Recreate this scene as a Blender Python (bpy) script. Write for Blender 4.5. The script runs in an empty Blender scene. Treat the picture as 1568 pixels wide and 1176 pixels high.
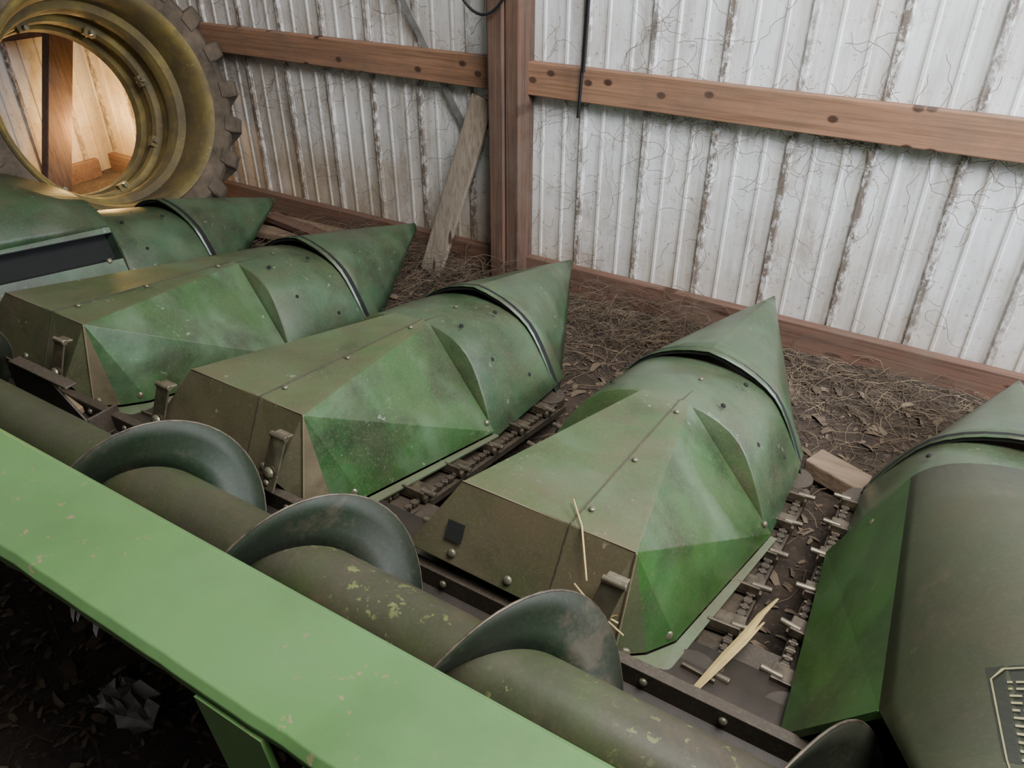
import bpy, math, random
from mathutils import Vector, Matrix, noise
random.seed(7)
S=bpy.context.scene
COL=S.collection
# ---------------------------------------------------------------- node helpers
def newmat(name):
    m=bpy.data.materials.new(name); m.use_nodes=True
    nt=m.node_tree; nt.nodes.clear()
    out=nt.nodes.new('ShaderNodeOutputMaterial'); b=nt.nodes.new('ShaderNodeBsdfPrincipled')
    nt.links.new(b.outputs[0],out.inputs[0])
    return m,nt,b
def L(nt,a,b): nt.links.new(a,b)
def coords(nt,scale=(1,1,1),kind='Object',rot=(0,0,0)):
    tc=nt.nodes.new('ShaderNodeTexCoord'); mp=nt.nodes.new('ShaderNodeMapping')
    mp.inputs['Scale'].default_value=scale; mp.inputs['Rotation'].default_value=rot
    L(nt,tc.outputs[kind],mp.inputs[0]); return mp.outputs[0]
def noi(nt,vec,sc,det=5,rough=.6,dist=0):
    n=nt.nodes.new('ShaderNodeTexNoise'); n.inputs['Scale'].default_value=sc
    n.inputs['Detail'].default_value=det; n.inputs['Roughness'].default_value=rough
    n.inputs['Distortion'].default_value=dist
    L(nt,vec,n.inputs['Vector']); return n.outputs['Fac']
def ramp(nt,fac,stops):
    r=nt.nodes.new('ShaderNodeValToRGB'); e=r.color_ramp.elements
    while len(e)<len(stops): e.new(.5)
    for i,(p,c) in enumerate(stops):
        e[i].position=p; e[i].color=(c,c,c,1) if isinstance(c,(int,float)) else (*c,1)
    L(nt,fac,r.inputs[0]); return r.outputs[0]
def mix(nt,f,a,b,mode='MIX'):
    m=nt.nodes.new('ShaderNodeMix'); m.data_type='RGBA'; m.blend_type=mode
    if isinstance(f,(int,float)): m.inputs[0].default_value=f
    else: L(nt,f,m.inputs[0])
    for s,v in ((6,a),(7,b)):
        if isinstance(v,tuple): m.inputs[s].default_value=(*v,1)
        else: L(nt,v,m.inputs[s])
    return m.outputs[2]
def mth(nt,op,a,b=0.,clamp=False):
    m=nt.nodes.new('ShaderNodeMath'); m.operation=op; m.use_clamp=clamp
    for i,v in enumerate((a,b)):
        if isinstance(v,(int,float)): m.inputs[i].default_value=v
        else: L(nt,v,m.inputs[i])
    return m.outputs[0]
def sep(nt,vec):
    s=nt.nodes.new('ShaderNodeSeparateXYZ'); L(nt,vec,s.inputs[0]); return s.outputs
def bump(nt,b,h,st=.3,d=.005):
    n=nt.nodes.new('ShaderNodeBump'); n.inputs['Strength'].default_value=st; n.inputs['Distance'].default_value=d
    L(nt,h,n.inputs['Height']); L(nt,n.outputs[0],b.inputs['Normal'])
def mapr(nt,v,a,b,c=0.,d=1.):
    m=nt.nodes.new('ShaderNodeMapRange'); m.inputs[1].default_value=a; m.inputs[2].default_value=b
    m.inputs[3].default_value=c; m.inputs[4].default_value=d; L(nt,v,m.inputs[0]); return m.outputs[0]

def mat_paint(name,c1,c2,dirt,damt=.4,rough=.36,rear=False,scr=(.35,.33,.28),scramt=.5,metal=0.,haze=.0,soot=.35,nzw=.55,dust=.28,scth=.64,hzc=(.14,.215,.14)):
    m,nt,b=newmat(name); v=coords(nt)
    base=mix(nt,ramp(nt,noi(nt,v,3.2,4,.55,.4),[(.35,0),(.65,1)]),c1,c2)
    if haze:
        hz=ramp(nt,noi(nt,coords(nt,(1,1.6,1)),3.3,4,.5,.3),[(.46,0),(.70,haze)])
        base=mix(nt,hz,base,hzc)
    if soot:
        st=ramp(nt,noi(nt,coords(nt,(1.2,1,1.3)),5.1,5,.6,.3),[(.44,0),(.66,soot)])
        base=mix(nt,st,base,(.012,.017,.010))
    geo=nt.nodes.new('ShaderNodeNewGeometry'); nz=sep(nt,geo.outputs['Normal'])[2]
    f=mth(nt,'ADD',ramp(nt,noi(nt,v,7,7,.68),[(.38,0),(.70,1)]),mth(nt,'MULTIPLY',mth(nt,'MAXIMUM',nz,0.),nzw))
    f=mth(nt,'MULTIPLY',f,damt)
    if rear:
        y=sep(nt,v)[1]
        f=mth(nt,'ADD',f,mapr(nt,y,1.08,.84,0.,.45),True)
    f=mth(nt,'MINIMUM',f,.92)
    col=mix(nt,f,base,dirt)
    # brown wear patches
    wp=ramp(nt,noi(nt,coords(nt,(1,1,1.1)),8.5,8,.72,.2),[(.56,0),(.66,.55)])
    if damt>.25: col=mix(nt,mth(nt,'MULTIPLY',wp,min(1,damt*1.6)),col,(.085,.062,.040))
    ch=ramp(nt,noi(nt,v,45,3,.7),[(scth,0),(scth+.05,1)])
    msk=ramp(nt,noi(nt,v,5,3,.6),[(.50,0),(.60,1)])
    col=mix(nt,mth(nt,'MULTIPLY',mth(nt,'MULTIPLY',ch,msk),scramt),col,scr)
    col=mix(nt,ramp(nt,noi(nt,v,160,3,.7),[(.5,0),(.75,dust)]),col,(.18,.16,.11))
    L(nt,col,b.inputs['Base Color'])
    rr=mth(nt,'ADD',mth(nt,'MULTIPLY',f,.32),rough,True); L(nt,rr,b.inputs['Roughness'])
    b.inputs['Metallic'].default_value=metal
    bump(nt,b,noi(nt,v,60,5,.7),.10,.002)
    return m
def mat_plain(name,c,rough=.6,metal=0.,var=.35,sc=20,c2=None):
    m,nt,b=newmat(name); v=coords(nt)
    c2=c2 or tuple(x*(1-var) for x in c)
    col=mix(nt,ramp(nt,noi(nt,v,sc,6,.65),[(.35,0),(.68,1)]),c,c2)
    L(nt,col,b.inputs['Base Color']); b.inputs['Roughness'].default_value=rough; b.inputs['Metallic'].default_value=metal
    bump(nt,b,noi(nt,v,sc*3,4),.15,.003)
    return m
def mat_wood(name,axis,c1,c2,knot=(.05,.02,.01),dirty=.6,kden=3.2,kr=.10):
    m,nt,b=newmat(name)
    st=[14,14,14]; st[axis]=.9
    v=coords(nt,tuple(st)); v0=coords(nt)
    n=noi(nt,v,2.2,8,.7,.6)
    col=mix(nt,ramp(nt,n,[(.3,0),(.7,1)]),c1,c2)
    st2=[70,70,70]; st2[axis]=1.4
    g=noi(nt,coords(nt,tuple(st2)),1.5,4,.6,.5)
    col=mix(nt,ramp(nt,g,[(.48,0),(.62,.45)]),col,tuple(x*.45 for x in c2))
    kst=[8,8,8]; kst[axis]=kden
    vo=nt.nodes.new('ShaderNodeTexVoronoi'); vo.voronoi_dimensions='2D'; vo.inputs['Scale'].default_value=1.
    L(nt,coords(nt,tuple(kst),rot=(math.pi/2,0,0)),vo.inputs['Vector'])
    k=ramp(nt,vo.outputs['Distance'],[(kr*.45,1),(kr*.75,0)])
    col=mix(nt,k,col,knot)
    dirt=ramp(nt,noi(nt,v0,6,6,.7),[(.45,0),(.72,dirty)])
    col=mix(nt,dirt,col,(.13,.095,.07))
    L(nt,col,b.inputs['Base Color']); b.inputs['Roughness'].default_value=.8
    bump(nt,b,g,.4,.003)
    return m
G_DIRT=(.098,.088,.046)
M_green=mat_paint('worn_green_paint',(.028,.088,.022),(.052,.112,.042),G_DIRT,.50,.25,True,haze=.50,soot=.60)
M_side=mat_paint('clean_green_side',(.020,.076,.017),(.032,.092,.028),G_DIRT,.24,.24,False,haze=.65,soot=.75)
M_rear=mat_paint('worn_rear_plate',(.105,.084,.048),(.048,.072,.030),(.100,.077,.050),.65,.25,False,scr=(.33,.26,.17),scramt=.7,soot=.55)
M_worn=mat_paint('worn_bare_corner',(.36,.30,.19),(.22,.18,.11),(.13,.09,.055),.5,.30,False,scr=(.35,.22,.12),soot=.35,metal=.35)
M_nose=mat_paint('worn_green_paint_nose',(.018,.062,.023),(.034,.086,.045),G_DIRT,.34,.27,haze=.40,soot=.7)
M_beam=mat_paint('light_green_paint',(.080,.192,.054),(.100,.220,.070),(.105,.155,.068),.24,.34,scr=(.27,.17,.12),scramt=.75,soot=.22,haze=.15,dust=.12,scth=.62)
M_endp=mat_paint('dull_green_panel',(.028,.043,.016),(.037,.052,.021),(.056,.046,.028),.5,.40,soot=.5,dust=.12,scramt=.1)
M_endg=mat_paint('end_green',(.020,.092,.014),(.032,.110,.020),G_DIRT,.24,.32,soot=.6,scramt=.1,haze=.2)
M_lip=mat_paint('lip_green',(.085,.14,.070),(.11,.15,.09),G_DIRT,.5,.35,soot=.4)
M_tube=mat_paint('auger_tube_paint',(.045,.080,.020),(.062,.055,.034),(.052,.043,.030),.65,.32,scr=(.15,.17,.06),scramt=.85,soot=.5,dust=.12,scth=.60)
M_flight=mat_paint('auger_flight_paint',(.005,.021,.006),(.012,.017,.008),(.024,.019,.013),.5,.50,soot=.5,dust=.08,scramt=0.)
M_dark=mat_paint('dark_frame',(.030,.028,.021),(.045,.034,.024),(.065,.046,.032),.6,.45,scramt=.2)
M_trough=mat_plain('trough_steel',(.045,.034,.026),.6,.1)
M_steel=mat_plain('lug_steel',(.15,.12,.085),.42,.4,.75,30)
M_pin=mat_plain('pin_steel',(.27,.23,.17),.38,.7,.6,30)
M_bolt=mat_plain('bolt_metal',(.24,.22,.15),.36,.6)
M_latch=mat_plain('latch_metal',(.45,.39,.28),.27,.85,.5,25)
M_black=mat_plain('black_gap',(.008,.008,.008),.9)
M_rubber=mat_plain('cable_rubber',(.012,.012,.014),.5)
M_woodx=mat_wood('red_wood_x',0,(.33,.175,.100),(.21,.108,.063),kden=5.5,kr=.15)
M_woodz=mat_wood('red_wood_z',2,(.15,.078,.050),(.060,.034,.025),kden=2.5)
M_woodb=mat_wood('base_wood_x',0,(.18,.090,.058),(.09,.049,.034),kden=2.)
M_grey=mat_wood('weathered_wood',2,(.27,.22,.165),(.17,.135,.10),dirty=.25,kden=2.)
M_greyx=mat_wood('weathered_wood_x',0,(.28,.195,.13),(.17,.115,.075),dirty=.4,kden=2.)
M_straw=mat_plain('straw',(.27,.195,.12),.85,0,.55,8)
M_strawd=mat_plain('dark_straw',(.125,.087,.057),.9,0,.55,8)
M_strawy=mat_plain('yellow_straw',(.50,.37,.15),.6,0,.3,15)
M_chip=mat_plain('husk',(.19,.14,.095),.9,0,.6,6)
M_web=mat_plain('cobweb_dust',(.20,.16,.125),.95,0,.4,30)
M_yel=mat_paint('yellow_rim',(.27,.200,.045),(.150,.110,.036),(.088,.062,.040),.78,.62,scr=(.42,.33,.10),soot=.5,nzw=.05)
M_tire=mat_plain('dusty_tire',(.135,.100,.068),.92,0,.65,9)
M_paper=mat_plain('paper',(.36,.33,.30),.9,0,.6,12)
M_decy=mat_plain('decal_yellow',(.36,.33,.16),.5)
M_decd=mat_plain('decal_dark',(.017,.022,.012),.45)
def mat_wall(axis):
    m,nt,b=newmat('dirty_barn_steel_%d'%axis); v=coords(nt); xyz=sep(nt,v); z=xyz[2]
    x=xyz[axis]
    base=mix(nt,ramp(nt,noi(nt,v,2.5,5,.6),[(.35,0),(.7,1)]),(.90,.91,.93),(.74,.75,.77))
    lo=mth(nt,'ADD',mapr(nt,z,.58,.03,0.,.70),mth(nt,'MULTIPLY',mth(nt,'SUBTRACT',noi(nt,v,4,6,.65),.48),1.4),True)
    if axis==0:
        lo=mth(nt,'ADD',lo,mapr(nt,x,-1.3,-3.4,0.,.5),True)
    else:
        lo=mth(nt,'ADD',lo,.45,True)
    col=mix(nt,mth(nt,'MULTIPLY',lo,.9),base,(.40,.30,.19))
    stv=coords(nt,(16,16,1.1))
    col=mix(nt,ramp(nt,noi(nt,stv,1.6,7,.72),[(.47,0),(.74,.62)]),col,(.31,.25,.19))
    # darker brown blotches where water has run
    bl=ramp(nt,noi(nt,coords(nt,(2.4,2.4,1.2)),2.2,8,.75,.6),[(.56,0),(.68,.55)])
    col=mix(nt,bl,col,(.30,.22,.15))
    ph=mth(nt,'FRACT',mth(nt,'DIVIDE',mth(nt,'ADD',x,1.325+2.56+.128),.256))
    d=mth(nt,'ABSOLUTE',mth(nt,'SUBTRACT',ph,.5))
    near=mapr(nt,d,.045,.085,1.,0.)
    sp=ramp(nt,noi(nt,coords(nt,(1,1,.6)),44,6,.75),[(.43,0.15),(.53,.95)])
    spm=ramp(nt,noi(nt,coords(nt,(3,3,1)),1.6,3,.6),[(.30,.35),(.52,1)])
    col=mix(nt,mth(nt,'MULTIPLY',mth(nt,'MULTIPLY',near,sp),spm),col,(.15,.115,.09))
    fl=ramp(nt,noi(nt,v,70,3,.6),[(.64,0),(.69,1)])
    col=mix(nt,mth(nt,'MULTIPLY',fl,.55),col,(.16,.12,.09))
    vo=nt.nodes.new('ShaderNodeTexVoronoi'); vo.feature='DISTANCE_TO_EDGE'; vo.inputs['Scale'].default_value=7.
    nn=nt.nodes.new('ShaderNodeTexNoise'); nn.inputs['Scale'].default_value=6.; nn.inputs['Detail'].default_value=6; L(nt,v,nn.inputs['Vector'])
    va=nt.nodes.new('ShaderNodeVectorMath'); va.operation='MULTIPLY_ADD'; va.inputs[1].default_value=(.45,.45,.45); L(nt,nn.outputs['Color'],va.inputs[0]); L(nt,v,va.inputs[2])
    L(nt,va.outputs[0],vo.inputs['Vector'])
    e=ramp(nt,vo.outputs['Distance'],[(.0,.55),(.022,0)])
    em=ramp(nt,noi(nt,v,3.1,4,.6),[(.48,0),(.62,1)])
    col=mix(nt,mth(nt,'MULTIPLY',e,em),col,(.24,.19,.15))
    L(nt,col,b.inputs['Base Color'])
    b.inputs['Metallic'].default_value=.12
    L(nt,mapr(nt,lo,0,1,.34,.8),b.inputs['Roughness'])
    bump(nt,b,noi(nt,v,9,4),.12,.01)
    return m
M_wall=mat_wall(0); M_wall2=mat_wall(1)
def mat_ground():
    m,nt,b=newmat('dirt_ground'); v=coords(nt)
    n=noi(nt,v,9,9,.72)
    col=mix(nt,ramp(nt,n,[(.3,0),(.7,1)]),(.030,.021,.016),(.095,.067,.047))
    col=mix(nt,ramp(nt,noi(nt,v,60,4,.7),[(.56,0),(.66,.6)]),col,(.17,.125,.088))
    L(nt,col,b.inputs['Base Color']); b.inputs['Roughness'].default_value=.95
    bump(nt,b,noi(nt,v,35,8,.75),.9,.02); return m
M_ground=mat_ground()

# ---------------------------------------------------------------- mesh helpers
class MB:
    def __init__(s): s.v=[];s.f=[];s.m=[];s.mats=[]
    def mi(s,mat):
        if mat not in s.mats: s.mats.append(mat)
        return s.mats.index(mat)
    def add(s,vs,fs,mat):
        o=len(s.v); s.v+=[tuple(p) for p in vs]
        for j,f in enumerate(fs):
            k=s.mi(mat[j] if isinstance(mat,list) else mat)
            s.f.append(tuple(i+o for i in f)); s.m.append(k)
    def box(s,c,d,mat,R=None):
        c=Vector(c); vs=[]
        for x in(-1,1):
            for y in(-1,1):
                for z in(-1,1):
                    p=Vector((x*d[0]/2,y*d[1]/2,z*d[2]/2))
                    if R: p=R@p
                    vs.append(c+p)
        s.add(vs,[(0,1,3,2),(4,6,7,5),(0,4,5,1),(2,3,7,6),(0,2,6,4),(1,5,7,3)],mat)
    def bar(s,p,q,w,h,mat,up=(0,0,1)):
        p=Vector(p);q=Vector(q);d=(q-p);l=d.length;d.normalize();up=Vector(up)
        a=d.cross(up)
        if a.length<1e-4: a=d.cross(Vector((0,1,0)))
        a.normalize();u=a.cross(d).normalized()
        R=Matrix((a,d,u)).transposed()
        s.box((p+q)/2,(w,l,h),mat,R)
    def cyl(s,p,q,r,mat,n=16,r2=None,cap=True):
        p=Vector(p);q=Vector(q);d=(q-p).normalized();a=d.orthogonal().normalized();b=d.cross(a)
        r2=r if r2 is None else r2
        vs=[];
        for i in range(n):
            t=2*math.pi*i/n; o=a*math.cos(t)+b*math.sin(t); vs+= [p+o*r,q+o*r2]
        fs=[(2*i,2*((i+1)%n),2*((i+1)%n)+1,2*i+1) for i in range(n)]
        if cap: fs+=[tuple(2*i for i in range(n))[::-1],tuple(2*i+1 for i in range(n))]
        s.add(vs,fs,mat)
    def grid(s,rows,mat,close=False):
        n=len(rows[0]);vs=[p for r in rows for p in r];fs=[]
        for i in range(len(rows)-1):
            for j in range(n if close else n-1):
                k=(j+1)%n; fs.append((i*n+j,i*n+k,(i+1)*n+k,(i+1)*n+j))
        s.add(vs,fs,mat)
    def dome(s,c,nrm,r,mat):
        c=Vector(c);nrm=Vector(nrm).normalized();a=nrm.orthogonal().normalized();b=nrm.cross(a)
        rows=[]
        for k,(rr,h) in enumerate(((1.,0),(.95,.35),(.6,.62),(.05,.7))):
            rows.append([c+nrm*h*r+(a*math.cos(t)+b*math.sin(t))*rr*r for t in [2*math.pi*i/10 for i in range(10)]])
        s.grid(rows,mat,True)
    def obj(s,name,parent=None,solid=0,bev=0,smooth=None,off=-1):
        me=bpy.data.meshes.new(name); me.from_pydata(s.v,[],s.f); 
        for m in s.mats: me.materials.append(m)
        for i,p in enumerate(me.polygons): p.material_index=s.m[i]
        me.update()
        if smooth:
            for p in me.polygons: p.use_smooth=True
            me.set_sharp_from_angle(angle=math.radians(smooth))
        o=bpy.data.objects.new(name,me); COL.objects.link(o)
        if parent: o.parent=parent
        if solid:
            md=o.modifiers.new('s','SOLIDIFY'); md.thickness=solid; md.offset=off
        if bev:
            md=o.modifiers.new('b','BEVEL'); md.width=bev; md.segments=2; md.limit_method='ANGLE'; md.angle_limit=math.radians(20)
        return o
def empty(name,parent=None):
    e=bpy.data.objects.new(name,None); COL.objects.link(e)
    if parent: e.parent=parent
    return e
def curves(name,lines,r,mat,parent=None,res=0):
    cu=bpy.data.curves.new(name,'CURVE'); cu.dimensions='3D'; cu.bevel_depth=r; cu.bevel_resolution=res
    for ln in lines:
        sp=cu.splines.new('POLY'); sp.points.add(len(ln)-1)
        for i,p in enumerate(ln): sp.points[i].co=(*p,1)
    cu.materials.append(mat)
    o=bpy.data.objects.new(name,cu); COL.objects.link(o)
    if parent:o.parent=parent
    return o
# ---------------------------------------------------------------- room shell
WY=2.68; LX=-4.45
def wall(name,a0,a1,top,fixed,axis,mat):
    xs=[]
    k0=math.floor((a0+1.325)/.256)-1
    k=k0
    while True:
        c=-1.325+.256*k
        if c>a1+.3: break
        for dx,h in ((-.016,0),(-.008,.014),(.008,.014),(.016,0),(.071,0),(.076,.005),(.084,.005),(.089,0),(.165,0),(.170,.005),(.178,.005),(.183,0)):
            xs.append((c+dx,h))
        k+=1
    xs=[p for p in xs if a0<=p[0]<=a1]
    b=MB(); rows=[]
    for z in [-.05+ (top+.05)*i/14 for i in range(15)]:
        row=[]
        for x,h in xs:
            row.append((x,fixed-h,z) if axis==0 else (fixed+h,x,z))
        rows.append(row)
    b.grid(rows,mat); return b.obj(name)
wall('wall_back',-4.47,3.2,2.7,WY,0,M_wall)
wall('wall_left',-1.5,2.70,2.7,LX,1,M_wall2)
def gh(x,y):
    h=.02*noise.noise(Vector((x*2.2,y*2.2,0)))+.012*noise.noise(Vector((x*7,y*7,3)))
    h+=.025*max(0,min(1,(y-2.05)/.55))**1.5
    return h
b=MB(); NX,NY=170,110
b.grid([[(-4.5+7.8*i/NX,-1.8+4.55*j/NY,gh(-4.5+7.8*i/NX,-1.8+4.55*j/NY)) for i in range(NX+1)] for j in range(NY+1)],M_ground)
b.obj('floor',smooth=60)
def board(name,p,q,w,h,mat,bev=.004,up=(0,0,1)):
    b=MB(); b.bar(p,q,w,h,mat,up); return b.obj(name,bev=bev)
b=MB(); b.box((-.6,2.642,.058),(7.6,.040,.150),M_woodb); b.obj('baseboard_back',bev=.004)
b=MB(); b.box((-3.04,2.642,.850),(2.75,.04,.118),M_woodx); b.obj('trim_1',bev=.004)
b=MB(); b.box((.83,2.642,.850),(4.74,.04,.118),M_woodx); b.obj('trim_2',bev=.004)
b=MB(); b.box((-.6,2.642,1.75),(7.6,.04,.118),M_woodx); b.obj('trim_3',bev=.004)
b=MB(); b.box((-4.40,.6,.05),(.04,3.9,.15),M_woodb); b.obj('baseboard_left',bev=.004)
b=MB(); b.box((-4.40,.6,.85),(.04,3.9,.118),M_woodb); b.obj('trim_4',bev=.004)
b=MB(); b.box((-1.632,2.605,1.33),(.066,.13,2.72),M_woodz); b.box((-1.566,2.612,1.33),(.060,.118,2.72),M_woodz)
b.obj('wooden_post',bev=.005)
board('leaning_post',(-4.22,2.15,0.0),(-4.30,2.60,1.15),.13,.06,M_woodz,up=(1,0,0))
board('leaning_plank',(-1.925,2.46,.03),(-1.725,2.605,.76),.105,.022,M_grey,up=(0,-1,0))
b=MB(); b.bar((-2.30,2.645,1.36),(-1.80,2.655,.53),.006,.028,mat_plain('galvanised',(.35,.34,.33),.5,.5)); b.obj('metal_brace_strap')
curves('hanging_black_cable',[[(-1.275,2.60,1.9),(-1.285,2.60,1.4),(-1.293,2.60,1.13),(-1.300,2.60,.93),(-1.312,2.605,.74)],[(-1.270,2.595,1.9),(-1.280,2.595,1.4),(-1.287,2.597,1.13),(-1.296,2.60,.90)]],.006,M_rubber,res=3)
pts=[]
for i in range(21):
    t=i/20; pts.append((-1.88+.42*t,2.52,1.07+.30*(2*t-1)**2+.0*t))
curves('hanging_cable_loop',[pts],.005,M_rubber,res=3)
b=MB()
b.bar((-3.35,2.48,.05),(-2.25,2.53,.06),.10,.035,M_greyx); b.bar((-3.1,2.34,.05),(-2.45,2.43,.06),.09,.03,M_greyx)
b.bar((-2.9,2.46,.095),(-2.30,2.38,.09),.07,.03,M_woodb); b.obj('scrap_lumber',bev=.003)
b=MB(); b.bar((-.175,1.97,.040),(.015,1.90,.040),.085,.055,M_greyx); b.obj('wood_block',bev=.005)
# cobwebs
webs=[]
def web(x,z,n,ang,st=.02):
    ln=[];
    for i in range(n):
        if not(.05<z<2.0): break
        ln.append((x,WY-.024-random.random()*.004,z)); ang+=random.gauss(0,.45)
        x+=st*math.cos(ang); z+=st*math.sin(ang)
    if len(ln)>2: webs.append(ln)
for i in range(460):
    x=random.uniform(-4.0,.9)
    r=random.random()
    if r<.35: z=.79-abs(random.gauss(0,.05))
    elif x<-1.1: z=random.uniform(.12,1.1)
    elif random.random()<.35: continue
    else: z=random.uniform(.12,1.3)
    web(x,z,random.randint(6,26),random.choice([0,math.pi,-1.57,-1.3,.6]),random.uniform(.008,.02))
for i in range(18): web(-.93+random.gauss(0,.05),.765+random.gauss(0,.02),14,random.choice([0,3.14,-.5,-2.6]),.010)
for i in range(30): web(-.40+random.gauss(0,.18),.775+random.gauss(0,.010),20,random.choice([0,3.14]),.010)
for i in range(14): web(-1.05+random.gauss(0,.08),1.0+random.gauss(0,.08),20,random.uniform(0,6.28),.012)
curves('cobwebs',webs,.0009,M_web)
# ---------------------------------------------------------------- tractor wheel
def revolve(b,prof,mat,n=72):
    rows=[]
    for i in range(n):
        t=2*math.pi*i/n; rows.append([(r*math.cos(t),r*math.sin(t),h) for r,h in prof])
    rows.append(rows[0]); b.grid(rows,mat)
wheel=empty('tractor_wheel')
b=MB()
revolve(b,[(.452,.195),(.466,.216),(.50,.228),(.55,.220),(.585,.185),(.592,.10),(.597,0),(.592,-.10),(.585,-.185),(.55,-.215),(.50,-.225),(.465,-.215),(.44,-.195),(.445,0),(.452,.195)],M_tire)
NL=22
for i in range(NL):
    for sgn in (1,-1):
        t0=2*math.pi*(i+(.5 if sgn<0 else 0))/NL+random.gauss(0,.006)
        rows=[]; wr=random.uniform(-.006,.004)
        for k,(hh,r0,r1) in enumerate(((-.01,.585,.635),(.08,.585,.637),(.15,.58,.640),(.195,.57,.632),(.222,.55,.604),(.232,.515,.555))):
            ta=t0+ .20*min(hh,.19)/.19; w=.054 if k<3 else .074
            pr=[]
            for (dw,r) in ((-w,r0),(-w*.72,r1+wr),(w*.72,r1+wr),(w,r0)):
                tt=ta+dw; pr.append((r*math.cos(tt),r*math.sin(tt),hh*sgn))
            rows.append(pr)
        b.grid(rows,M_tire,True)
        n=len(b.v); b.f.append((n-4,n-3,n-2,n-1)); b.m.append(b.mi(M_tire)); b.f.append((n-24,n-23,n-22,n-21)); b.m.append(b.mi(M_tire))
tire=b.obj('tire',wheel,bev=.007)
K=.965
b=MB()
revolve(b,[(r*K,h) for r,h in [(.470,.205),(.486,.222),(.480,.234),(.464,.226),(.452,.205),(.444,.175),(.436,.12),(.434,.06),(.405,.04),(.400,.02),(.396,.01),(.396,-.03),(.412,-.04),(.410,-.11),(.384,-.125),(.378,-.15),(.392,-.165),(.392,-.23),(.373,-.25),(.368,-.29),(.390,-.30),(.475,-.235),(.470,-.20)]],M_yel)
for i in range(8):
    t=2*math.pi*i/8+.2
    R=Matrix.Rotation(t,3,'Z'); b.box(R@Vector((.368,0,-.13)),(.04,.05,.03),M_yel,R)
    b.cyl(R@Vector((.358,0,-.15)),R@Vector((.358,0,-.09)),.010,M_bolt,8)
rim=b.obj('rim',wheel,smooth=35)
nax=Vector((.955,-.06,.25)).normalized()
ux=Vector((0,0,1)).cross(nax).normalized(); uy=nax.cross(ux)
wheel.matrix_world=Matrix.Translation((-3.40,2.0,.640))@Matrix((ux,uy,nax)).transposed().to_4x4()
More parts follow.
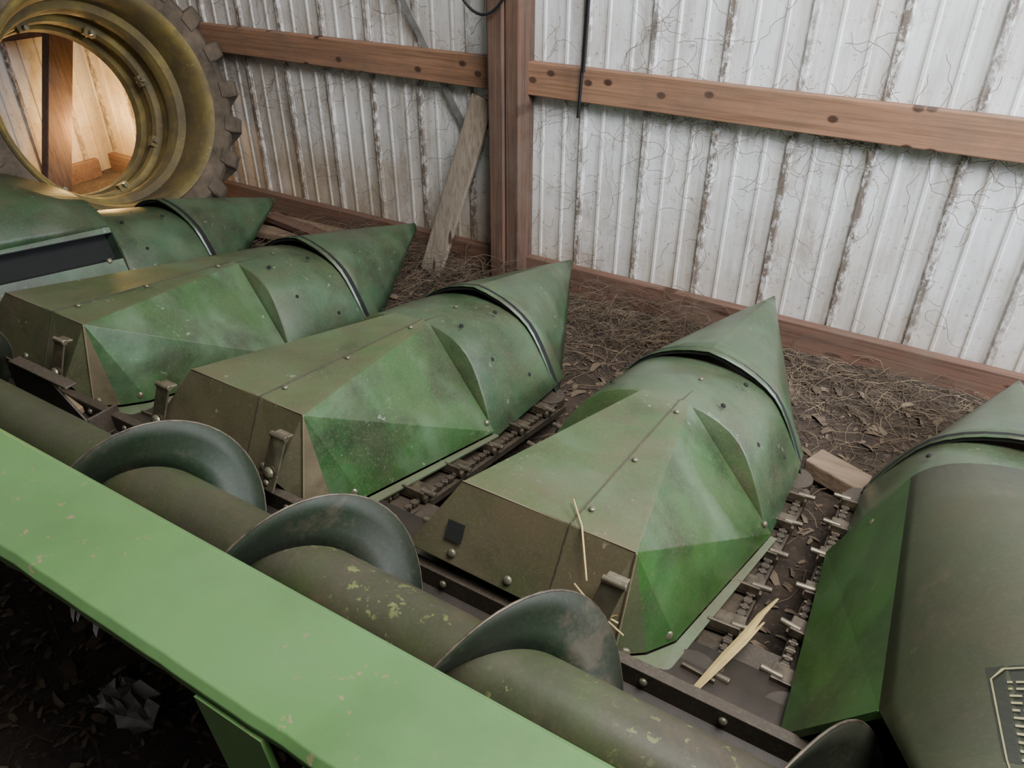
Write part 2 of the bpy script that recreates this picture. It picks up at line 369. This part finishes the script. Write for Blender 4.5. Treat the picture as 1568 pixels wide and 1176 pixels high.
# ---------------------------------------------------------------- corn head
head=empty('corn_header')
CX=[-2.768,-2.006,-1.244,-.482,.280]
PROF=[(0,1.0),(.15,.992),(.30,.965),(.42,.925),(.53,.865),(.62,.785),(.69,.69),(.76,.565),(.84,.40),(.92,.21),(1.0,0)]
def sect(hw,zb,h,peak=0.):
    pts=[]
    for x,z in [(-a,c) for a,c in PROF[::-1]]+PROF[1:]:
        zz=z-peak*(min(abs(x),.5)/.5)*.10
        pts.append((hw*x,zb+h*zz))
    return pts
def divider(i,xc,tip,hood=True,ysh=0.):
    par=empty('row_divider_%d'%(i+1),head)
    b=MB(); rows=[]
    for (y0,y1,hw,zb,h) in ((1.435,1.50,.308,.165,.266),(1.60,1.64,.305,.15,.254),(1.78,1.80,.300,.13,.236),(1.88,1.90,.290,.12,.218)):
        sc=sect(hw,zb,h)
        rows.append([(xc+x,y0+(y1-y0)*(z-zb)/h+ysh,z) for x,z in sc])
    b.grid(rows,M_nose)
    n=len(rows[0]); b.add(rows[0],[tuple(range(n))],M_green)
    b.obj('collar',par,solid=.004,smooth=25,bev=.003)
    b=MB(); rows=[]; y0=1.80+ysh
    N=8; r0=sect(.316,.105,.300,.7)
    sc1=sect(.009,tip[1]-.014,.026,0)
    for k in range(N+1):
        s=k/N
        rows.append([(xc+p[0]*(1-s)+(q[0]+tip[2])*s, y0+(tip[0]-y0)*s, p[1]*(1-s)+q[1]*s+.003*math.sin(math.pi*s)) for p,q in zip(r0,sc1)])
    b.grid(rows,M_nose); n=len(rows[0]); b.add(rows[-1],[tuple(range(n))[::-1]],M_nose)
    b.obj('nose_cone',par,solid=.003,smooth=12)
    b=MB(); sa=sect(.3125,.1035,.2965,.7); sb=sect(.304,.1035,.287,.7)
    b.grid([[(xc+x,y0+.003,z) for x,z in sb],[(xc+x,y0+.003,z) for x,z in sa],[(xc+x,y0+.03,z) for x,z in sa],[(xc+x,y0+.03,z) for x,z in sb],[(xc+x,y0+.003,z) for x,z in sb]],M_black); b.obj('rim_gap_shade',par)  # black strip painted in for the shade in the nose-collar gap
    b=MB()
    for (dx,z,y) in ((-.17,.382,1.56),(-.19,.350,1.70),(.12,.411,1.56),(.13,.385,1.72),(.215,.325,1.57),(.262,.235,1.50),(.262,.22,1.70)):
        b.dome((xc+dx,y+ysh,z),(dx*2,0,.5),.0070,M_black)  # black domes painted for the dark inside the collar holes
    b.dome((xc+.03,1.66+ysh,.403),(0,0,1),.006,M_bolt)
    b.bar((xc+.035,1.5+ysh,.431),(xc+.035,1.79+ysh,.366),.002,.002,M_dark)
    b.obj('holes_and_bolt',par)
    if not hood: return par
    def P(dx,y,z): return (xc+dx,y+ysh,z)
    V=dict(FL=P(-.060,1.49,.437),F=P(.036,1.49,.440),FR=P(.060,1.49,.437),RL=P(-.178,.90,.52),R=P(.050,.90,.524),RR=P(.175,.90,.52),
      M=P(.312,1.43,.195),S=P(.250,.965,.275),C=P(.168,.862,.290),C2=P(.215,.905,.283),BR=P(.125,.83,.37),Bm=P(.045,.825,.372),BL=P(-.262,.825,.38),
      SL=P(-.292,.955,.27),ML=P(-.312,1.43,.195))
    ks=list(V)
    cm=M_worn if i in(1,2) else M_green
    F=[('FL','RL','R','F'),('F','R','RR','FR'),('FR','RR','M'),('RR','S','M'),('RR','C2','S'),('RR','C','C2'),('RL','BL','Bm','R'),('R','Bm','BR','RR'),('RR','BR','C'),
       ('FL','ML','RL'),('RL','ML','SL'),('RL','SL','BL'),('FL','F','FR','M','ML')]
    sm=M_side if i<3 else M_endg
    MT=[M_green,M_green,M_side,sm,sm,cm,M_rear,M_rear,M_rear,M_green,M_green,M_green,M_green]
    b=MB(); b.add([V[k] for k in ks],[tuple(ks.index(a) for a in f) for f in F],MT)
    b.obj('hood',par,solid=.004,bev=.0035)
    b=MB()
    c=Vector(V['C']); s_=Vector(V['S']); m_=Vector(V['M'])
    b.add([c+Vector((-.005,-.006,-.004)),c+Vector((.088,-.016,-.012)),s_+Vector((.020,-.012,-.010)),m_+Vector((.014,0,-.008)),m_+Vector((0,0,-.006)),s_+Vector((0,0,-.006)),Vector(V['C2'])+Vector((0,0,-.006)),c+Vector((0,0,-.004))],[(0,1,2,5,6,7),(5,2,3,4)],M_lip)
    b.obj('lip',par,solid=.006)
    b=MB()
    Vv={k:Vector(v) for k,v in V.items()}
    up=Vector((0,0,.0012))
    b.bar(Vv['F']+up,Vv['R']+up,.0030,.0022,M_dark)
    b.bar(Vv['R']+Vector((0,-.002,.001)),Vv['Bm']+Vector((0,-.002,.001)),.003,.002,M_dark)
    b.bar(Vv['RR']+Vector((.001,-.001,0)),Vv['C']+Vector((.001,-.002,0)),.004,.004,M_worn)
    b.bar(Vv['RL']+Vector((0,0,.001)),Vv['RR']+Vector((0,0,.001)),.0025,.0025,M_worn)
    for t in (.12,.55,.9):
        b.dome(Vv['F'].lerp(Vv['R'],t)+Vector((.014,0,.003)),(0,0,1),.0065,M_bolt)
    for t in (.3,.75): b.dome(Vv['Bm'].lerp(Vv['BL'],t*.9)+Vector((0,.008,.022)),(0,-1,.5),.009,M_bolt)
    b.dome(Vv['Bm'].lerp(Vv['BR'],.6)+Vector((0,.008,.022)),(0,-1,.5),.009,M_bolt)
    b.dome(Vv['S']+Vector((-.014,-.012,.022)),(.5,-.8,.4),.010,M_bolt)
    b.dome(Vv['C']+Vector((.02,.004,.02)),(.4,-.9,.2),.010,M_bolt)
    b.dome(Vv['M']+Vector((-.018,-.01,.03)),(.8,-.2,.4),.008,M_bolt)
    nr=Vector((0,-.88,.47)); ex=Vector((1,0,0)); ey=ex.cross(nr).normalized()
    if i in (3,):
        q=Vector((xc-.165,.853,.437)); rad=.019
        b.add([q+nr*.004+ex*rad*a+ey*rad*c for a,c in((-1,-1),(1,-1),(1,1),(-1,1))],[(0,1,2,3)],M_black)
    for tx in ((.150,) if i==3 else (.150,-.215)):
        p1=Vector((xc+tx+.016,.836,.502)); p2=Vector((xc+tx-.004,.812,.415)); p3=Vector((xc+tx-.010,.796,.378))
        b.bar(p1,p2,.040,.005,M_latch,up=(0,-1,.3)); b.bar(p2,p3,.044,.005,M_latch,up=(0,-1,.5))
        b.dome(p2+Vector((0,-.004,.002)),(0,-1,.3),.013,M_bolt); b.dome(p3.lerp(p2,.4)+Vector((0,-.004,.002)),(0,-1,.3),.007,M_bolt)
        b.cyl(p1+Vector((-.022,0,0)),p1+Vector((.022,0,0)),.007,M_latch,12)
        b.bar(p1+Vector((0,.022,-.004)),p1,.038,.006,M_latch)
    b.obj('hardware',par,bev=.001)
    return par
TIPS=[(2.38,.225,0),(2.47,.225,0),(2.48,.225,-.01),(2.50,.262,.005),(2.42,.215,0)]
for i,xc in enumerate(CX):
    divider(i,xc,TIPS[i],hood=i in(1,2,3))
# end hoods
def bez(P4,t):
    u=1-t; return P4[0]*u**3+P4[1]*(3*u*u*t)+P4[2]*(3*u*t*t)+P4[3]*t**3
def endhood(cx,m,name,decal):
    par=empty(name,head)
    def P(dx,y,z): return Vector((cx+m*dx,y,z))
    a0=P(-.325,1.43,.20);a5=P(.30,1.42,.12);d5=P(.30,.42,.3)
    ST=[[P(-.217,1.45,.45),P(-.165,1.455,.545),P(-.02,1.45,.56),P(.30,1.42,.56)],
        [P(-.184,.80,.52),P(-.105,.80,.74),P(.03,.80,.77),P(.30,.80,.76)],
        [P(-.16,.60,.687),P(-.115,.60,.79),P(.02,.59,.81),P(.30,.58,.81)],
        [P(-.13,.42,.80),P(-.09,.42,.84),P(.03,.42,.85),P(.30,.42,.84)]]
    a1=ST[0][0]; b0=P(-.292,.855,.30); b1=ST[1][0]
    MP=M_endp if decal else M_nose
    b=MB()
    if decal:
        b.add([a0,a1,b1,b0],[(0,1,2,3)],M_endg)
    else:
        ia,ib=a1.lerp(a0,.08),b1.lerp(b0,.05); ja,jb=a1.lerp(a0,.42),b1.lerp(b0,.42); off=Vector((-m*-.045,0,-.01))
        b.add([a1,b1,ib,ia,ib+off,ia+off,jb+off,ja+off,jb,ja,b0,a0],[(0,1,2,3),(8,10,11,9)],M_nose)
        b.add([ia,ib,ib+off,ia+off,jb+off,ja+off,jb,ja],[(0,1,2,3),(3,2,4,5),(5,4,6,7),(0,3,5,7)],M_black)  # slot faces coloured black for the shade inside the recess
    b.obj('inner_side',par,solid=.004)
    def SF(s,t):
        k=min(int(s),2); f=s-k
        return bez(ST[k],t).lerp(bez(ST[k+1],t),f)
    NT=18
    b=MB(); b.grid([[SF(s,t/NT) for t in range(NT+1)] for s in (0,.25,.5,.75,1,1.33,1.66,2,2.5,2.999)],MP)
    b.obj('panel',par,solid=.004,smooth=50)
    b=MB(); fr=[SF(0,t/NT) for t in range(NT+1)]
    b.add([a0]+fr+[a5],[tuple(range(len(fr)+2))],MP)
    b.add([ST[0][3],a5,d5,ST[3][3],ST[2][3],ST[1][3]],[(0,1,2,3,4,5)],MP)
    b.bar(b0+Vector((0,0,-.004)),b1+Vector((0,-.003,0)),.004,.01,M_endg)
    b.dome(a1.lerp(a0,.35)+Vector((m*-.004,-.05,-.01)),(-m,0,.5),.010,M_bolt)
    b.obj('closing_panels',par)
    if decal:
        b=MB()
        def Q(u,v,h):
            t=.27+.30*u; s=1+v
            p=SF(min(s,2.9),t); e=.01
            n=(SF(min(s,2.89)+e,t)-SF(min(s,2.89),t)).cross(SF(min(s,2.9),t+e)-SF(min(s,2.9),t)).normalized()
            if n.z<0: n=-n
            return p+n*h
        def quad(u0,v0,u1,v1,h,mat,n=1):
            b.grid([[Q(u0+(u1-u0)*i/n,v0+(v1-v0)*j/n,h) for i in range(n+1)] for j in range(n+1)],mat)
        quad(.06,.0,1.5,1.3,.004,M_decd,12)
        quad(.18,.04,1.4,.06,.0055,M_decy,8); quad(.08,.16,.095,1.25,.0055,M_decy,8)
        b.add([Q(.08,.16,.0055),Q(.095,.16,.0055),Q(.20,.06,.0055),Q(.18,.04,.0055)],[(0,1,2,3)],M_decy)
        for k in range(12):
            vv=.2+.075*k; u=.2
            while u<1.3:
                l=random.uniform(.03,.10); quad(u,vv,u+l,vv+.022,.0055,M_decy); u+=l+.025
        b.obj('decal_plate',par)
endhood(.28,1,'end_hood_1',True); endhood(-2.768,-1,'end_hood_2',False)
# rear frame
b=MB()
X0,X1=-3.10,.62
prof=[(.268,.724),(.263,.745),(.268,.750),(.398,.752),(.404,.746),(.404,.60)]
rows=[]
NB=160
for k in range(NB+1):
    x=X0+(X1-X0)*k/NB
    dn=.0030*noise.noise(Vector((x*6,1,0)))+.0030*noise.noise(Vector((x*22,5,0)))
    rows.append([(x,y+(dn*.5 if y<.3 else 0),z+(dn*1.5 if z<.74 and y<.3 else 0)) for y,z in prof])
b.grid(rows,M_beam)
b.bar((X0,.2640,.7478),(X1,.2640,.7478),.004,.004,M_lip)
b.obj('rear_beam',head,solid=.006,bev=.002)
b=MB()
for x0 in (-.553,-2.35):
    b.add([(x0,.262,.735),(x0+.10,.262,.735),(x0+.145,.252,.58),(x0+.055,.252,.58)],[(0,1,2,3)],M_beam)
    b.add([(x0+.155,.262,.735),(x0+.30,.262,.735),(x0+.30,.252,.58),(x0+.20,.252,.58)],[(0,1,2,3)],M_beam)
b.obj('gusset',head,solid=.008)
b=MB()
for x,w,z in ((-.790,.010,.706),(-.776,.007,.714),(-.745,.012,.709)):
    b.add([(x,.262,.724),(x+w,.262,.724),(x+w*.7,.256,z),(x+.002,.258,z+.006)],[(0,1,2,3)],M_paper)
b.obj('frayed_edge',head)
b=MB()
tp=[(.404,.72),(.405,.42),(.43,.31),(.49,.24),(.58,.213),(.68,.215),(.76,.235),(.82,.29),(.835,.292),(.90,.268),(1.0,.25)]
b.grid([[(x,y,z) for y,z in tp] for x in (X0+.1,-2.,-1.,0,X1-.05)],M_trough)
b.obj('auger_trough',head,solid=.004,smooth=40)
b=MB()
b.bar((X0+.1,.832,.315),(X1-.1,.832,.315),.022,.05,M_dark)
for x in (X0+.1,X1-.06):
    b.add([(x,y,z) for y,z in tp],[tuple(range(len(tp)))],M_dark)
for k in range(26):
    b.dome((-2.9+.14*k,.82,.318),(0,-1,.2),.008,M_bolt)
b.box((-2.7,.62,.10),(.12,.10,.22),M_dark); b.box((.3,.62,.10),(.12,.10,.22),M_dark)
b.obj('frame_ledge',head,bev=.002)
# auger
aug=empty('cross_auger',head)
b=MB(); YC,ZC=.62,.44
b.cyl((X0+.12,YC,ZC),(X1-.1,YC,ZC),.068,M_tube,48); b.obj('tube',aug,smooth=40)
edges=[]
b=MB()
rows=[]; x=-1.30
while x<.5:
    ph=(x+.405)/.41*2*math.pi
    rows.append([(x+.012*(r-.07)/.1,YC+r*math.sin(ph),ZC+r*math.cos(ph)) for r in (.066,.10,.135,.167)]); x+=.40/44
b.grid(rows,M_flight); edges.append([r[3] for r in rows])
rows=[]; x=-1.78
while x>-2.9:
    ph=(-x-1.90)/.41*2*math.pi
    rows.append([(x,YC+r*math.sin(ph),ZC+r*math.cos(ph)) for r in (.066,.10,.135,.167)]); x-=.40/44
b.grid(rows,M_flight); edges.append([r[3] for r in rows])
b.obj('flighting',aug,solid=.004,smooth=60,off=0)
curves('flight_edge',edges,.0022,M_steel,aug,2)
# row units
SL=.185
def zc(y): return .262-SL*(y-.90)
for r in range(4):
    xr=(CX[r]+CX[r+1])/2; ru=empty('row_unit_%d'%(r+1),head)
    b=MB()
    for sg in (-1,1):
        b.bar((xr+sg*.088,.86,zc(.86)-.03),(xr+sg*.082,1.80,zc(1.80)-.03),.088,.022,M_dark)
        b.bar((xr+sg*.135,.90,zc(.9)-.05),(xr+sg*.13,1.82,zc(1.82)-.05),.01,.06,M_dark)
        b.cyl((xr+sg*.085,1.78,zc(1.78)-.02),(xr+sg*.085,1.78,zc(1.78)+.012),.045,M_dark,20)
        b.cyl((xr+sg*.085,.93,zc(.93)-.02),(xr+sg*.085,.93,zc(.93)+.008),.045,M_trough,20)
    b.bar((xr-.15,.87,.245),(xr+.15,.87,.245),.09,.012,M_dark)
    b.box((xr,.98,.13),(.16,.22,.16),M_dark)
    b.obj('deck_plates',ru,bev=.002)
    b=MB()
    for sg in (-1,1):
        y=.90;k=0
        while y<1.80:
            for side in (-1,1):
                xx=xr+sg*.085+side*.030; z=zc(y)-.006
                b.bar((xx,y,z),(xx,y+.020,z-SL*.02),.010 if k%2 else .015,.012,M_dark)
                b.cyl((xx-.010,y+.011,z),(xx+.010,y+.011,z),.005,M_steel if side<0 else M_dark,8)
            y+=.024;k+=1
        y=.945+(.065 if sg>0 else 0)
        while y<1.76:
            z=zc(y)+.000; ja=random.gauss(0,.004)
            b.bar((xr+sg*.110,y,z),(xr+sg*.036,y+.003+ja,z+.002),.050,.014,M_steel)
            b.bar((xr+sg*.104,y-.022,z+.014),(xr+sg*.040,y-.022+ja,z+.014),.006,.022,M_steel)
            b.cyl((xr+sg*.060,y-.004,z+.012),(xr+sg*.018,y-.004+ja,z+.014),.007,M_pin,10)
            y+=.150
    b.obj('gathering_chains',ru,bev=.0015)
b=MB()
def prism(pts,y0,y1,mat):
    n=len(pts); vs=[(x,y0,z) for x,z in pts]+[(x,y1,z) for x,z in pts]
    b.add(vs,[tuple(range(n)),tuple(range(n,2*n))[::-1]]+[(i,(i+1)%n,(i+1)%n+n,i+n) for i in range(n)],mat)
prism([(-1.98,.29),(-1.69,.29),(-1.685,.36),(-1.80,.445),(-1.98,.45)],.757,.763,M_dark)
b.box((-1.69,.80,.325),(.006,.09,.07),M_dark); b.box((-1.83,.80,.295),(.29,.09,.006),M_dark)
b.box((-1.83,.765,.45),(.24,.03,.006),M_dark)
b.bar((-1.80,.80,.32),(-1.90,.81,.325),.03,.02,M_straw)
b.obj('unit_bracket',head,bev=.002)
# ---------------------------------------------------------------- debris
def strands(n,reg,dens,zr,l0,l1):
    out=[]
    while len(out)<n:
        x=random.uniform(*reg[:2]); y=random.uniform(*reg[2:])
        if random.random()>dens(x,y): continue
        z=gh(x,y)+random.random()**2*zr+.003; a=random.uniform(0,6.28); l=random.uniform(l0,l1); c=random.gauss(0,.5); el=random.gauss(0,.2)
        ln=[]
        for k in range(4):
            ln.append((x,min(y,2.615),max(z,gh(x,y)+.002))); x+=l/3*math.cos(a); y+=l/3*math.sin(a); z+=l/3*el; a+=c; el-=.25
        out.append(ln)
    return out
d1=lambda x,y: min(1,.08+max(0,(y-1.85)/.7)**2.)
curves('loose_straw',strands(1900,(-3.4,1.6,1.5,2.58),d1,.04,.04,.18),.0009,M_straw)
curves('dark_hay',strands(3600,(-3.4,1.6,1.5,2.58),d1,.035,.04,.18),.0011,M_strawd)
curves('straw_heap',strands(1300,(-2.6,-.6,2.3,2.60),lambda x,y:1,.15,.06,.2),.0010,M_strawd)
def litter(name,n,reg,excl):
    b=MB(); c=0
    while c<n:
        x=random.uniform(*reg[:2]); y=random.uniform(*reg[2:])
        if excl(x,y): continue
        c+=1
        z=gh(x,y)+random.uniform(.002,.008); s=random.uniform(.005,.016) if random.random()<.88 else random.uniform(.016,.035)
        R=Matrix.Rotation(random.uniform(0,6.28),3,'Z')@Matrix.Rotation(random.gauss(0,.35),3,'X')
        pts=[Vector((x,y,z))+R@Vector(p) for p in ((-s,-s*.35,0),(0,-s*.4,s*.25),(s,-s*.2,0),(s,s*.25,0),(0,s*.4,s*.2),(-s,s*.3,0))]
        b.add(pts,[(0,1,4,5),(1,2,3,4)],M_chip if random.random()<.5 else M_strawd)
    b.obj(name)
litter('husk_litter',3000,(-2.2,1.6,1.0,2.45),lambda x,y:False)
litter('husk_litter.001',2600,(-2.6,.1,-.2,.8),lambda x,y:False)
curves('straw_under_header',strands(300,(-2.6,-.1,-.2,.7),lambda x,y:1,.02,.05,.2),.0012,M_strawd)
b=MB(); rows=[]
for j in range(7):
    rows.append([(-1.26+.15*i/8+random.gauss(0,.008),.38+.075*j/6+random.gauss(0,.008),.03+random.uniform(0,.028)) for i in range(9)])
b.grid(rows,M_paper); b.obj('crumpled_paper')
def ribbon(b,pts,w,mat):
    rows=[]
    for k,p in enumerate(pts):
        ww=w*math.sin(math.pi*(k+.6)/(len(pts)+.2)); rows.append([(p[0]-ww,p[1]-ww*.4,p[2]),(p[0],p[1],p[2]+ww*.5),(p[0]+ww,p[1]+ww*.4,p[2])])
    b.grid(rows,mat)
leaf=empty('dry_corn_leaf')
b=MB()
ribbon(b,[(-.175,.865,.270),(-.155,.92,.285),(-.14,.98,.285),(-.125,1.05,.275),(-.115,1.12,.265),(-.10,1.19,.25)],.009,M_strawy)
ribbon(b,[(-.16,.885,.28),(-.14,.95,.286),(-.122,1.02,.28),(-.105,1.10,.268)],.005,M_strawy)
b.obj('blade',leaf,solid=.001)
curves('straw_on_hood',[[(-.455,.955,.528),(-.41,.90,.53),(-.365,.835,.48)],[(-.39,.84,.455),(-.34,.83,.425),(-.29,.835,.39)],[(-.40,.835,.43),(-.35,.82,.44),(-.30,.83,.42)],[(-.34,.82,.40),(-.30,.82,.45)]],.0018,M_strawy,res=2)
b=MB(); b.cyl((-.40,.825,.435),(-.335,.815,.43),.006,M_strawy,8,.009); b.cyl((-.385,.815,.42),(-.325,.812,.405),.005,M_strawy,8,.008); b.obj('cob_fragment')
# ---------------------------------------------------------------- lights & world
def area(name,loc,tgt,size,pw,col,sy=None):
    l=bpy.data.lights.new(name,'AREA'); l.energy=pw; l.color=col; l.size=size
    if sy: l.shape='RECTANGLE'; l.size_y=sy
    o=bpy.data.objects.new(name,l); COL.objects.link(o); o.location=loc
    o.rotation_euler=(Vector(tgt)-Vector(loc)).to_track_quat('-Z','Y').to_euler()
area('overhead_light',(.6,.8,3.2),(-.2,2.4,.7),1.5,185,(1.,.99,.96))  # broad area lamp overhead, aimed at the back wall
area('wall_side_fill',(2.2,1.6,1.9),(-.4,2.67,.85),.9,150,(.82,.90,1.))  # unseen side lamp added to brighten the back wall
p=bpy.data.lights.new('warm_gap_light','POINT'); p.energy=16; p.color=(1.,.60,.21); p.shadow_soft_size=.10
o=bpy.data.objects.new('warm_gap_light',p); COL.objects.link(o); o.location=(-4.15,2.42,.35)
W=bpy.data.worlds.new('w'); S.world=W; W.use_nodes=True
W.node_tree.nodes['Background'].inputs[0].default_value=(.96,.96,1.,1); W.node_tree.nodes['Background'].inputs[1].default_value=.15
# ---------------------------------------------------------------- camera
cam=bpy.data.cameras.new('camera'); co=bpy.data.objects.new('camera',cam); COL.objects.link(co)
cam.sensor_width=36; cam.lens=27.05; cam.clip_start=.02
th=math.radians(33); hd=math.radians(121.5)
Fv=Vector((math.cos(hd)*math.cos(th),math.sin(hd)*math.cos(th),-math.sin(th)))
Rv=Vector((math.sin(hd),-math.cos(hd),0)); Uv=Rv.cross(Fv)
m=Matrix((Rv,Uv,-Fv)).transposed().to_4x4(); m.translation=(0,0,1.46); co.matrix_world=m
S.camera=co
